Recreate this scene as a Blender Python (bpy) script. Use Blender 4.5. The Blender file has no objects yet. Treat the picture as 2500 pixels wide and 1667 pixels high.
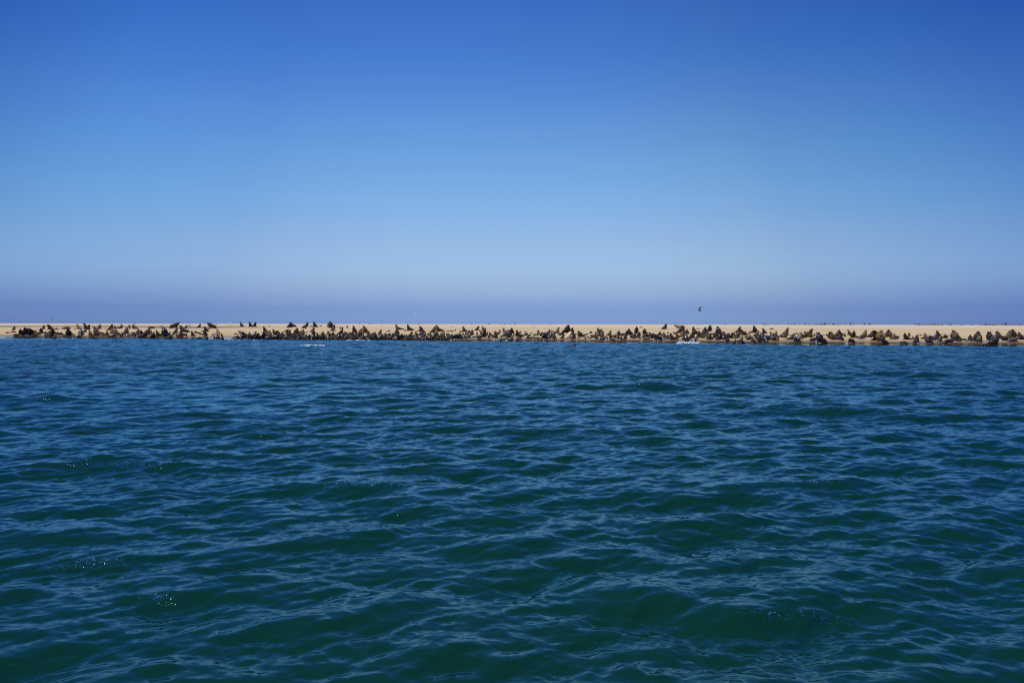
import bpy, bmesh, math, random
import numpy as np
from mathutils import Vector, Matrix
R = math.radians
scene = bpy.context.scene
C = scene.collection
random.seed(7); rng = np.random.default_rng(11)

# ------------------------------------------------------------------ camera
CAM_H = 2.2
F = 1667.0                      # focal length in pixels of the 2500 px wide photograph
cd = bpy.data.cameras.new("camera"); cd.lens = 24.0; cd.sensor_width = 36.0
cd.clip_start = 0.1; cd.clip_end = 30000.0
cam = bpy.data.objects.new("camera", cd); C.objects.link(cam); scene.camera = cam
PITCH = math.atan(42.3 / F); ROLL = R(0.10)
cam.matrix_world = Matrix.Translation((0, 0, CAM_H)) @ Matrix.Rotation(R(90) - PITCH, 4, 'X') @ Matrix.Rotation(ROLL, 4, 'Z')

# ------------------------------------------------------------------ sky and sun
SUN_EL, SUN_AZ = R(68), R(252)     # azimuth clockwise from +Y (view direction): high, on the left and slightly behind the camera
w = bpy.data.worlds.new("World"); scene.world = w; w.use_nodes = True
nt = w.node_tree; nt.nodes.clear()
out = nt.nodes.new("ShaderNodeOutputWorld"); bg = nt.nodes.new("ShaderNodeBackground")
sky = nt.nodes.new("ShaderNodeTexSky"); sky.sky_type = 'NISHITA'; sky.sun_disc = False
sky.sun_elevation = SUN_EL; sky.sun_rotation = SUN_AZ
sky.air_density = 1.0; sky.dust_density = 0.6; sky.ozone_density = 1.5
bg.inputs[1].default_value = 0.1
geo = nt.nodes.new("ShaderNodeTexCoord"); sep = nt.nodes.new("ShaderNodeSeparateXYZ")
nt.links.new(geo.outputs['Generated'], sep.inputs[0])
def ramp(tree, stops, src, interp='LINEAR'):
    r = tree.nodes.new("ShaderNodeValToRGB"); r.color_ramp.interpolation = interp
    el = r.color_ramp.elements
    while len(el) < len(stops): el.new(0.5)
    for e, (p, c) in zip(el, stops):
        e.position = p; e.color = (*c, 1)
    tree.links.new(src, r.inputs[0]); return r
# the air of this sky: a clear deep blue overhead, milky low down, a bank of sea haze on the horizon
SKYSTOPS = [(0.003, (0.238, 0.4025, 0.9364)), (0.021, (0.2004, 0.3216, 0.738)), (0.036, (0.2561, 0.3553, 0.6917)), (0.0539, (0.3305, 0.4114, 0.6562)), (0.0777, (0.4035, 0.4762, 0.6648)), (0.1132, (0.4432, 0.5208, 0.6575)), (0.1714, (0.4253, 0.5638, 0.7122)), (0.2278, (0.3851, 0.5631, 0.7385)), (0.282, (0.3338, 0.5149, 0.7497)), (0.3584, (0.2123, 0.4138, 0.7393)), (0.4282, (0.1682, 0.3419, 0.6954)), (0.55, (0.138, 0.2803, 0.5704)), (0.75, (0.0926, 0.1879, 0.3825)), (1.0, (0.0673, 0.1368, 0.2782))]
rz = ramp(nt, SKYSTOPS, sep.outputs[2])
mul = nt.nodes.new("ShaderNodeVectorMath"); mul.operation = 'MULTIPLY'
nt.links.new(sky.outputs[0], mul.inputs[0]); nt.links.new(rz.outputs[0], mul.inputs[1])
# slightly deeper blue away from the view direction, deeper to the right
mx = nt.nodes.new("ShaderNodeMath"); mx.operation = 'MULTIPLY_ADD'; mx.inputs[1].default_value = 0.4; mx.inputs[2].default_value = 0.5
kz = nt.nodes.new("ShaderNodeMath"); kz.operation = 'MULTIPLY_ADD'; kz.inputs[1].default_value = 1.2; kz.inputs[2].default_value = 1.0; nt.links.new(sep.outputs[2], kz.inputs[0])
kx = nt.nodes.new("ShaderNodeMath"); kx.operation = 'MULTIPLY'; nt.links.new(sep.outputs[0], kx.inputs[0]); nt.links.new(kz.outputs[0], kx.inputs[1])
nt.links.new(kx.outputs[0], mx.inputs[0])
AZ = [(0.06, (0.284, 0.402, 0.589)), (0.18, (0.333, 0.446, 0.631)), (0.244, (0.617, 0.765, 0.887)), (0.328, (0.775, 0.843, 0.92)), (0.356, (0.852, 0.891, 0.939)), (0.42, (0.975, 0.985, 1.0)), (0.5, (1.0, 1.0, 1.0)), (0.58, (0.985, 0.985, 1.0)), (0.644, (0.862, 0.882, 0.882)), (0.672, (0.804, 0.842, 0.882)), (0.756, (0.548, 0.678, 0.809)), (0.82, (0.351, 0.449, 0.689)), (0.94, (0.311, 0.419, 0.658))]
rx = ramp(nt, AZ, mx.outputs[0], 'B_SPLINE')
mul2 = nt.nodes.new("ShaderNodeVectorMath"); mul2.operation = 'MULTIPLY'
nt.links.new(mul.outputs[0], mul2.inputs[0]); nt.links.new(rx.outputs[0], mul2.inputs[1])
sc2 = nt.nodes.new("ShaderNodeVectorMath"); sc2.operation = 'SCALE'; sc2.inputs['Scale'].default_value = 2.0
nt.links.new(mul2.outputs[0], sc2.inputs[0])
# the haze bank is denser and more violet towards the sides
def wm(op, a, b, clamp=False):
    n = nt.nodes.new("ShaderNodeMath"); n.operation = op; n.use_clamp = clamp
    for i, v in enumerate((a, b)):
        if isinstance(v, (int, float)): n.inputs[i].default_value = v
        else: nt.links.new(v, n.inputs[i])
    return n.outputs[0]
lowz = wm('SUBTRACT', 1.0, wm('MULTIPLY', wm('ABSOLUTE', sep.outputs[2], 0), 17.0), True)
sidex = wm('MULTIPLY', wm('MULTIPLY', sep.outputs[0], sep.outputs[0]), 2.8, True)
hz = nt.nodes.new("ShaderNodeMix"); hz.data_type = 'RGBA'; hz.blend_type = 'MULTIPLY'
nt.links.new(wm('MULTIPLY', lowz, sidex), hz.inputs[0]); nt.links.new(sc2.outputs[0], hz.inputs[6]); hz.inputs[7].default_value = (.99, .84, .89, 1)
nt.links.new(hz.outputs[2], bg.inputs[0]); nt.links.new(bg.outputs[0], out.inputs[0])

sl = bpy.data.lights.new("sun", 'SUN'); sl.energy = 4.2; sl.angle = R(0.53); sl.color = (1.0, 0.955, 0.89)
sun = bpy.data.objects.new("sun", sl); C.objects.link(sun)
sdir = Vector((math.sin(SUN_AZ)*math.cos(SUN_EL), math.cos(SUN_AZ)*math.cos(SUN_EL), math.sin(SUN_EL)))
sun.rotation_euler = sdir.to_track_quat('Z', 'Y').to_euler()
vs = scene.view_settings
scene.display_settings.display_device = 'sRGB'
vs.view_transform = 'Standard'; vs.look = 'None'; vs.gamma = 1.0; vs.exposure = 0.0; vs.use_curve_mapping = False
scene.cycles.max_bounces = 6; scene.cycles.glossy_bounces = 3; scene.cycles.use_denoising = False; scene.cycles.filter_width = 1.25
scene.cycles.sample_clamp_indirect = 6.0; scene.cycles.sample_clamp_direct = 30.0

# ------------------------------------------------------------------ helpers
def tag(o, label=None, cat=None, group=None, kind=None):
    if label: o["label"] = label
    if cat: o["category"] = cat
    if group: o["group"] = group
    if kind: o["kind"] = kind
    return o
def link(name, me, parent=None):
    o = bpy.data.objects.new(name, me); C.objects.link(o)
    if parent: o.parent = parent
    return o
def mat(name):
    m = bpy.data.materials.new(name); m.use_nodes = True
    return m, m.node_tree, m.node_tree.nodes["Principled BSDF"]
def grid_mesh(name, co, nr, nc, smooth=True):
    me = bpy.data.meshes.new(name)
    nv = nr*nc
    me.vertices.add(nv); me.vertices.foreach_set("co", co.astype(np.float32).ravel())
    i = np.arange(nr-1)[:, None]*nc + np.arange(nc-1)[None, :]
    q = np.stack([i, i+1, i+nc+1, i+nc], -1).reshape(-1, 4)
    nf = len(q)
    me.loops.add(nf*4); me.polygons.add(nf)
    me.loops.foreach_set("vertex_index", q.astype(np.int32).ravel())
    me.polygons.foreach_set("loop_start", np.arange(0, nf*4, 4, dtype=np.int32))
    me.update(calc_edges=True); me.validate()
    if smooth: me.shade_smooth()
    return me

# ------------------------------------------------------------------ terrain: shore line and beach profile
SHX = np.array([-900, -300, -77, -55, -34, -16, 1.5, 16, 29.6, 42, 54.5, 150, 900.])
SHY = np.array([ 190,  148, 104.5, 99, 94.5, 91, 86, 82, 76.5, 74, 72.4, 60, 40.])
def shore(x):
    s = np.interp(x, SHX, SHY)
    return s + 0.9*np.sin(x*0.33+1.0) + 0.5*np.sin(x*0.71+2.2) + 0.25*np.sin(x*1.9)
PT = np.array([-60, -20, -8, -3, 0, 4, 8, 11, 16, 25, 35, 45, 60, 120, 250, 420, 440, 480])
PZ = np.array([-4., -1.6, -.7, -.22, -.03, .02, .10, .27, .62, 1.15, 1.58, 1.70, 1.78, 1.94, 2.03, 2.09, 2.05, -1.5])
def beach_z(x, y):
    x = np.asarray(x, float); y = np.asarray(y, float)
    t = y - shore(x)
    z = np.interp(t, PT, PZ)
    k = np.clip((t-8)/12, 0, 1)
    z = z + k*(0.035*np.sin(x*0.21+y*0.05) + 0.02*np.sin(x*0.53-y*0.31) + 0.012*np.sin(x*1.3+y*0.9))
    hr = np.clip((x-10)/60, 0, 1)*np.clip((t-60)/120, 0, 1)*0.02
    return z - hr*(t < 415)
MW = np.array(cam.matrix_world)
def ray(px, py):
    d = MW[:3, :3] @ np.array([(px-1250)/F, -(py-833.5)/F, -1.0])
    return d/d[1]
def ground_at(px, py, ymin=55., ymax=430.):
    """the point of the beach seen at this pixel of the photograph"""
    d = ray(px, py)
    ys = np.arange(ymin, ymax, 0.12)
    zr = CAM_H + d[2]*ys; xr = d[0]*ys
    g = np.maximum(beach_z(xr, ys), -0.02)
    i = np.argmax(zr <= g)
    if zr[i] > g[i]: i = len(ys)-1
    return float(xr[i]), float(ys[i]), float(g[i])

# ------------------------------------------------------------------ sand spit
xs = np.concatenate([np.linspace(-900, -130, 60), np.linspace(-128, 110, 620), np.linspace(112, 900, 60)])
ts = np.concatenate([np.linspace(-60, -6, 14), np.linspace(-5.6, 62, 260), np.linspace(64, 480, 110)])
X, T = np.meshgrid(xs, ts)
Y = T + shore(X)
Z = beach_z(X, Y)
fine = np.clip((T-9)/6, 0, 1)
Z = Z + fine*rng.normal(0, 0.006, Z.shape)
sand = link("sand_spit", grid_mesh("sand_spit", np.stack([X, Y, Z], -1), len(ts), len(xs)))
tag(sand, "long low pale sand spit between the lagoon and the sky", kind="structure")
# damp flats and old tide lines behind the first rise, on the left
def band(a, b, s): return 1/(1+np.exp(-(T-a)/s))/(1+np.exp((T-b)/s))
wob = 1.5*np.sin(X*0.09+0.4) + 0.8*np.sin(X*0.27) + 0.5*np.sin(X*0.8+1)
Tw = T; T = T + wob
lf = np.clip((-42 - X)/16, 0, 1)
dampv = lf*(1.1*band(30, 43, 1.2) + 0.55*band(66, 74, 1.5) + 0.4*band(92, 112, 2)*(np.sin(X*0.13) > -0.2)) + 0.12*band(33, 36, .6) + 0.10*band(20, 22, .5)*(np.sin(X*0.4) > 0)
T = Tw
at = sand.data.attributes.new("damp", 'FLOAT', 'POINT'); at.data.foreach_set("value", dampv.astype(np.float32).ravel())
m, t, p = mat("sand")
L = t.links
g = t.nodes.new("ShaderNodeNewGeometry"); sp = t.nodes.new("ShaderNodeSeparateXYZ"); L.new(g.outputs['Position'], sp.inputs[0])
def noise(tree, scale, detail=4, vec=None, rough=0.6):
    n = tree.nodes.new("ShaderNodeTexNoise"); n.inputs['Scale'].default_value = scale
    n.inputs['Detail'].default_value = detail; n.inputs['Roughness'].default_value = rough
    if vec is not None: tree.links.new(vec, n.inputs['Vector'])
    return n
def mapping(tree, vec, scale, rot=(0,0,0)):
    mp = tree.nodes.new("ShaderNodeMapping"); mp.inputs['Scale'].default_value = scale; mp.inputs['Rotation'].default_value = rot
    tree.links.new(vec, mp.inputs['Vector']); return mp.outputs[0]
def math_(tree, op, a, b=None, c=None, clamp=False):
    n = tree.nodes.new("ShaderNodeMath"); n.operation = op; n.use_clamp = clamp
    for i, v in enumerate((a, b, c)):
        if v is None: continue
        if isinstance(v, (int, float)): n.inputs[i].default_value = v
        else: tree.links.new(v, n.inputs[i])
    return n.outputs[0]
def mixc(tree, fac, a, b, blend='MIX'):
    n = tree.nodes.new("ShaderNodeMix"); n.data_type = 'RGBA'; n.blend_type = blend
    for s, v in ((n.inputs[0], fac), (n.inputs[6], a), (n.inputs[7], b)):
        if isinstance(v, (int, float)): s.default_value = v
        elif isinstance(v, tuple): s.default_value = (*v, 1)
        else: tree.links.new(v, s)
    return n.outputs[2]
nb = noise(t, 0.10, 5, mapping(t, g.outputs['Position'], (1, 3.0, 1)))
nz = math_(t, 'MULTIPLY_ADD', nb.outputs[0], 0.10, sp.outputs[2])
zr = math_(t, 'MULTIPLY', math_(t, 'ADD', nz, -0.05), 1/2.2)
hr = ramp(t, [(0.0, (0.133,0.087,0.052)), (.035, (0.147,0.096,0.059)), (.085, (0.285,0.197,0.117)), (.17, (0.427,0.325,0.187)), (.4, (0.475,0.375,0.239)), (.70, (0.475,0.380,0.248)), (.735, (0.503,0.416,0.309)), (.9, (0.532,0.448,0.348)), (1., (0.532,0.458,0.374))], zr)
n2 = noise(t, 0.6, 6, mapping(t, g.outputs['Position'], (.55, 3.2, 2)), 0.7)
c1 = mixc(t, 0.75, hr.outputs[0], ramp(t, [(.30,(.66,.62,.57)), (.46,(.95,.94,.92)), (.6,(1,1,1)), (.75,(.90,.85,.80))], n2.outputs[0]).outputs[0], 'MULTIPLY')
n3 = noise(t, 2.4, 3, mapping(t, g.outputs['Position'], (1, 2.5, 1)), 0.6)
sc_ = ramp(t, [(.0,(1,1,1)), (.63,(1,1,1)), (.70,(.45,.40,.34))], n3.outputs[0])   # scuffs, kelp scraps and droppings
dry = math_(t, 'MULTIPLY', math_(t, 'ADD', sp.outputs[2], -0.3), 2.5, clamp=True)
c2 = mixc(t, math_(t, 'MULTIPLY', dry, 0.75), c1, sc_.outputs[0], 'MULTIPLY')
# damp bands in the hollow on the left, seen as darker streaks
da = t.nodes.new("ShaderNodeAttribute"); da.attribute_name = "damp"
c3 = mixc(t, math_(t, 'MULTIPLY', da.outputs['Fac'], 0.9), c2, (.20,.16,.12))
L.new(c3, p.inputs['Base Color'])
wet = ramp(t, [(.03,(0.05,)*3), (.055,(.35,)*3), (.12,(.9,)*3)], zr)
L.new(wet.outputs[0], p.inputs['Roughness'])
p.inputs['IOR'].default_value = 1.36
spec = ramp(t, [(.03,(.8,)*3), (.06,(.5,)*3), (.12,(.08,)*3)], zr); L.new(spec.outputs[0], p.inputs['Specular IOR Level'])
bn = noise(t, 9, 5, g.outputs['Position'], 0.6)
bp = t.nodes.new("ShaderNodeBump"); bp.inputs['Distance'].default_value = 0.05
L.new(dry, bp.inputs['Strength']); L.new(bn.outputs[0], bp.inputs['Height']); L.new(bp.outputs[0], p.inputs['Normal'])
sand.data.materials.append(m)

# ------------------------------------------------------------------ water: wind chop from a wave spectrum
def wave_tile(N, Lm, lmin, lmax, rms_slope, dirs, seed, spread=4, kpow=-4.0, lpeak=None):
    r = np.random.default_rng(seed)
    k1 = np.fft.fftfreq(N, Lm/N)*2*math.pi
    kx, ky = np.meshgrid(k1, k1)
    k = np.hypot(kx, ky); k[0, 0] = 1e9
    lam = 2*math.pi/k
    S = k**kpow
    if lpeak: S *= np.exp(-1.25*(lam/lpeak)**2)
    S *= 1/(1+np.exp(-(lam-lmin)/(0.08*lmin))) * 1/(1+np.exp((lam-lmax)/(0.08*lmax)))
    th = np.arctan2(ky, kx); D = 0
    for d, wgt, sprd in dirs:
        D = D + wgt*np.clip(np.cos((th-d)/1.0), 0, 1)**sprd
    S = S*(D+0.02); S[0, 0] = 0
    H = (r.normal(size=(N, N)) + 1j*r.normal(size=(N, N)))*np.sqrt(S)
    h = np.fft.ifft2(H).real
    Hf = np.fft.fft2(h)
    sx = np.fft.ifft2(1j*kx*Hf).real; sy = np.fft.ifft2(1j*ky*Hf).real
    a = rms_slope/math.sqrt((sx**2+sy**2).mean())
    dx = np.fft.ifft2(1j*kx/k*Hf).real; dy = np.fft.ifft2(1j*ky/k*Hf).real
    return [h*a, dx*a, dy*a], Lm, N
def sample(tile, x, y, rot):
    (arrs, Lm, N) = tile
    c, s = math.cos(rot), math.sin(rot)
    u = (x*c + y*s)/Lm*N; v = (-x*s + y*c)/Lm*N
    iu = np.floor(u).astype(np.int64); iv = np.floor(v).astype(np.int64)
    fu = (u-iu); fv = (v-iv)
    i0 = iu % N; i1 = (iu+1) % N; j0 = iv % N; j1 = (iv+1) % N
    res = []
    for A in arrs:
        res.append(A[j0, i0]*(1-fu)*(1-fv) + A[j0, i1]*fu*(1-fv) + A[j1, i0]*(1-fu)*fv + A[j1, i1]*fu*fv)
    h, dx, dy = res
    return h, dx*c - dy*s, dx*s + dy*c
D0 = R(-90)
tA = wave_tile(1024, 61.0, 0.75, 14, 0.135, [(D0+R(12), 1, 10), (D0-R(34), .4, 8)], 5, lpeak=1.8, kpow=-4.0)
tB = wave_tile(1024, 17.3, 0.14, 0.75, 0.165, [(D0+R(16), 1, 8), (D0-R(24), .35, 8)], 9, kpow=-3.7)
tC = wave_tile(512, 4.7, 0.045, 0.16, 0.085, [(D0+R(35), 1, 5), (D0-R(25), .9, 5)], 13, kpow=-3.6)
rr = [0.4]
while rr[-1] < 112: rr.append(rr[-1] + max(0.0026*rr[-1], 0.008))
while rr[-1] < 9000: rr.append(rr[-1]*1.06)
rr = np.array(rr)
az = np.concatenate([np.linspace(-180, -44.5, 60), np.linspace(-44, 44, 1100), np.linspace(44.5, 180, 60)])
A_, R_ = np.meshgrid(np.radians(az), rr)
x = R_*np.sin(A_); y = R_*np.cos(A_)
t_sh = y - shore(x)
calm = np.clip((-t_sh - np.interp(x, [-60, -10, 20, 60], [-.6, .0, 1.2, 1.5]))/np.interp(x, [-60, 60], [2.0, 3.5]), 0, 1)**1.1
calm = np.where(np.abs(A_) > R(60), np.where(R_ < 140, calm*0.6, 0), calm)
calm = np.where(R_ > 125, 0, calm)
# gusts: patches of rougher and smoother water
gust = 0.86 + 0.22*np.sin(x*0.11+y*0.07+0.6) * np.sin(y*0.13-x*0.05+1.1) + 0.10*np.sin(x*0.31-y*0.23)
gust = np.clip(gust, 0.5, 1.3)
hA, xA, yA = sample(tA, x, y, 0.0)
hA2, xA2, yA2 = sample(tA, x+31, y+7, R(23))
hB, xB, yB = sample(tB, x, y, R(9))
hC, xC, yC = sample(tC, x, y, R(-14))
wA = 0.80*calm; wB = calm*gust
cf = np.clip((45-R_)/30, 0, 1)*gust*calm
hh = wA*(hA + 0.6*hA2) + wB*hB + cf*hC
# a few taller short-crested waves ride over the chop; their steep faces glitter
crestm = np.zeros_like(hh)
for (cx, cy, wl, hw, am, rot) in [(2.15, 5.15, 1.5, 0.75, .060, 14), (3.95, 9.4, 1.9, 0.8, .085, 10), (-2.85, 5.5, 1.3, .32, .020, -6), (-6.1, 10.6, 2.2, 1.3, .085, 8), (7.3, 17.4, 2.6, 1.6, .12, -6), (9.6, 16.6, 2.6, 1.4, .12, 5), (.9, 4.75, 1.3, .5, .035, 3), (-3.9, 6.3, 1.5, .6, .045, 20), (1.2, 13.5, 2.2, 1.5, .075, -8), (-1.9, 9.2, 1.8, 1.0, .06, 4), (11.5, 12.8, 2.0, 1.2, .08, -10), (-14, 19.5, 2.8, 2.0, .12, 7), (4.5, 24, 3, 2.2, .13, -4), (-6, 27, 3, 2.2, .12, 5), (18, 30, 3.4, 2.6, .14, -5)]:
    c_, s_2 = math.cos(R(rot)), math.sin(R(rot))
    u = (x-cx)*c_ + (y-cy)*s_2; v = -(x-cx)*s_2 + (y-cy)*c_ + 0.10*np.sin(u*2.1/hw)*hw
    env = np.exp(-(u/hw)**2)
    prof = np.exp(-np.where(v < 0, (v/(0.17*wl))**2, (v/(0.42*wl))**2)) - 0.35*np.exp(-((v+0.45*wl)/(0.3*wl))**2)
    hh = hh + am*env*prof
    crestm = np.maximum(crestm, env**2*np.exp(-((v+0.07*wl)/(0.055*wl))**2))
px_ = x - (0.62*wA*(xA+0.6*xA2) + 0.15*wB*xB)
py_ = y - (0.62*wA*(yA+0.6*yA2) + 0.15*wB*yB)
water = link("water", grid_mesh("water", np.stack([px_, py_, hh], -1), len(rr), len(az)))
tag(water, "choppy blue green lagoon water with small wind waves", kind="structure")
del x, y, hA, hA2, hB, hC, xA, yA, xA2, yA2, xB, yB, xC, yC
m, t, p = mat("water"); L = t.links
g = t.nodes.new("ShaderNodeNewGeometry")
va = mapping(t, g.outputs['Position'], (5.0, 13.0, 6.0), (0, 0, R(18)))
vb = mapping(t, g.outputs['Position'], (11.0, 30.0, 12.0), (0, 0, R(-22)))
na = noise(t, 1.0, 3, va); nb_ = noise(t, 1.0, 3, vb)
def centered(n, amp):
    v = t.nodes.new("ShaderNodeVectorMath"); v.operation = 'SUBTRACT'; L.new(n.outputs['Color'], v.inputs[0]); v.inputs[1].default_value = (.5,.5,.5)
    s = t.nodes.new("ShaderNodeVectorMath"); s.operation = 'MULTIPLY'; L.new(v.outputs[0], s.inputs[0]); s.inputs[1].default_value = amp
    return s.outputs[0]
def vadd(a, b):
    v = t.nodes.new("ShaderNodeVectorMath"); v.operation = 'ADD'; L.new(a, v.inputs[0]); L.new(b, v.inputs[1]); return v.outputs[0]
sp = t.nodes.new("ShaderNodeSeparateXYZ"); L.new(g.outputs['Position'], sp.inputs[0])
nrm = vadd(centered(na, (.30,.52,0)), centered(nb_, (.20,.34,0)))
ca = t.nodes.new("ShaderNodeAttribute"); ca.attribute_name = "chop"
cr = t.nodes.new("ShaderNodeAttribute"); cr.attribute_name = "ripple"
scl = t.nodes.new("ShaderNodeVectorMath"); scl.operation = 'SCALE'; L.new(nrm, scl.inputs[0]); L.new(ca.outputs['Fac'], scl.inputs['Scale'])
nc_ = noise(t, 1.0, 2, mapping(t, g.outputs['Position'], (34, 60, 30), (0, 0, R(12))))
rs = t.nodes.new("ShaderNodeVectorMath"); rs.operation = 'SCALE'; L.new(centered(nc_, (2.4, 4.4, 0)), rs.inputs[0]); L.new(cr.outputs['Fac'], rs.inputs['Scale'])
nn = t.nodes.new("ShaderNodeVectorMath"); nn.operation = 'NORMALIZE'; L.new(vadd(g.outputs['Normal'], vadd(scl.outputs[0], rs.outputs[0])), nn.inputs[0])
t.nodes.remove(p)
df = t.nodes.new("ShaderNodeBsdfDiffuse"); df.inputs['Color'].default_value = (.0022, .0255, .0150, 1)
gl = t.nodes.new("ShaderNodeBsdfGlossy"); gl.inputs['Color'].default_value = (.54, .82, 1.0, 1); gl.inputs['Roughness'].default_value = 0.04
fr = t.nodes.new("ShaderNodeFresnel"); fr.inputs['IOR'].default_value = 1.50
ms_ = t.nodes.new("ShaderNodeMixShader")
for s_ in (gl, fr): L.new(nn.outputs[0], s_.inputs['Normal'])
rg = math_(t, 'MULTIPLY', math_(t, 'ADD', ca.outputs['Fac'], -0.36), 1.45, clamp=True)   # waves too small for the mesh act as roughness
L.new(math_(t, 'MULTIPLY_ADD', rg, 0.15, 0.03), gl.inputs['Roughness'])
L.new(math_(t, 'MULTIPLY', fr.outputs[0], math_(t, 'MULTIPLY_ADD', rg, -0.22, 1.0)), ms_.inputs[0]); L.new(df.outputs[0], ms_.inputs[1]); L.new(gl.outputs[0], ms_.inputs[2])
L.new(ms_.outputs[0], t.nodes["Material Output"].inputs['Surface'])
att = water.data.attributes.new("chop", 'FLOAT', 'POINT')
att.data.foreach_set("value", (calm*(0.26 + 0.80*np.clip((R_-8)/45, 0, 1))+0.03).astype(np.float32).ravel())
sl_ = np.gradient(hh, axis=0)/np.gradient(R_, axis=0)          # faces steep towards the wind carry capillary ripples
cap = (0.45*np.clip((sl_-0.40)/0.16, 0, 1) + 1.0*crestm*np.clip(sl_/0.25, 0, 1))*np.clip((70-R_)/40, 0, 1)*calm
cap = np.minimum(cap, 1.15)
at = water.data.attributes.new("ripple", 'FLOAT', 'POINT'); at.data.foreach_set("value", cap.astype(np.float32).ravel())
water.data.materials.append(m)

# ------------------------------------------------------------------ seals: one continuous body mesh per pose
def loft(bm, pts, seg=14, flat=1.0):
    """pts: (x, z, y, radius across, radius in the plane of the spine)"""
    P = [Vector((a[0], a[2], a[1])) for a in pts]
    rings = []
    for i, pt in enumerate(P):
        d = (P[min(i+1, len(P)-1)] - P[max(i-1, 0)]).normalized()
        side = Vector((0, 1, 0)); side = (side - d*side.dot(d))
        if side.length < 0.1: side = Vector((1, 0, 0)) - d*d.x
        side.normalize(); up = d.cross(side)
        ra, rb = pts[i][3], pts[i][4]
        rings.append([bm.verts.new(pt + side*ra*math.cos(a) + up*rb*math.sin(a)) for a in [2*math.pi*k/seg for k in range(seg)]])
    for a, b in zip(rings, rings[1:]):
        for k in range(seg): bm.faces.new((a[k], a[(k+1) % seg], b[(k+1) % seg], b[k]))
    bm.faces.new(rings[0][::-1]); bm.faces.new(rings[-1])
def smooth_pts(pts, n=3):
    """Catmull-Rom through the control points"""
    out = []
    A = [np.array(q, float) for q in pts]
    for i in range(len(A)-1):
        p0, p1, p2, p3 = A[max(i-1, 0)], A[i], A[i+1], A[min(i+2, len(A)-1)]
        for k in range(n):
            u = k/n
            out.append(0.5*((2*p1) + (-p0+p2)*u + (2*p0-5*p1+4*p2-p3)*u*u + (-p0+3*p1-3*p2+p3)*u**3))
    out.append(A[-1])
    for o in out: o[3] = max(o[3], .012); o[4] = max(o[4], .012)
    return out
HEADS = {
    'fwd':  [(.155,.79,.128),(.20,.875,.115),(.27,.91,.088),(.335,.905,.058),(.37,.90,.034)],
    'up':   [(.145,.78,.128),(.18,.865,.113),(.235,.925,.084),(.28,.955,.055),(.31,.975,.032)],
    'sky':  [(.13,.77,.125),(.145,.86,.105),(.16,.92,.076),(.175,.97,.048),(.18,1.0,.028)],
    'back': [(.09,.80,.105),(.03,.875,.095),(-.04,.92,.068),(-.10,.945,.043),(-.135,.955,.024)],
    'down': [(.19,.77,.128),(.27,.82,.115),(.35,.79,.09),(.41,.73,.058),(.44,.69,.034)],
}
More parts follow.
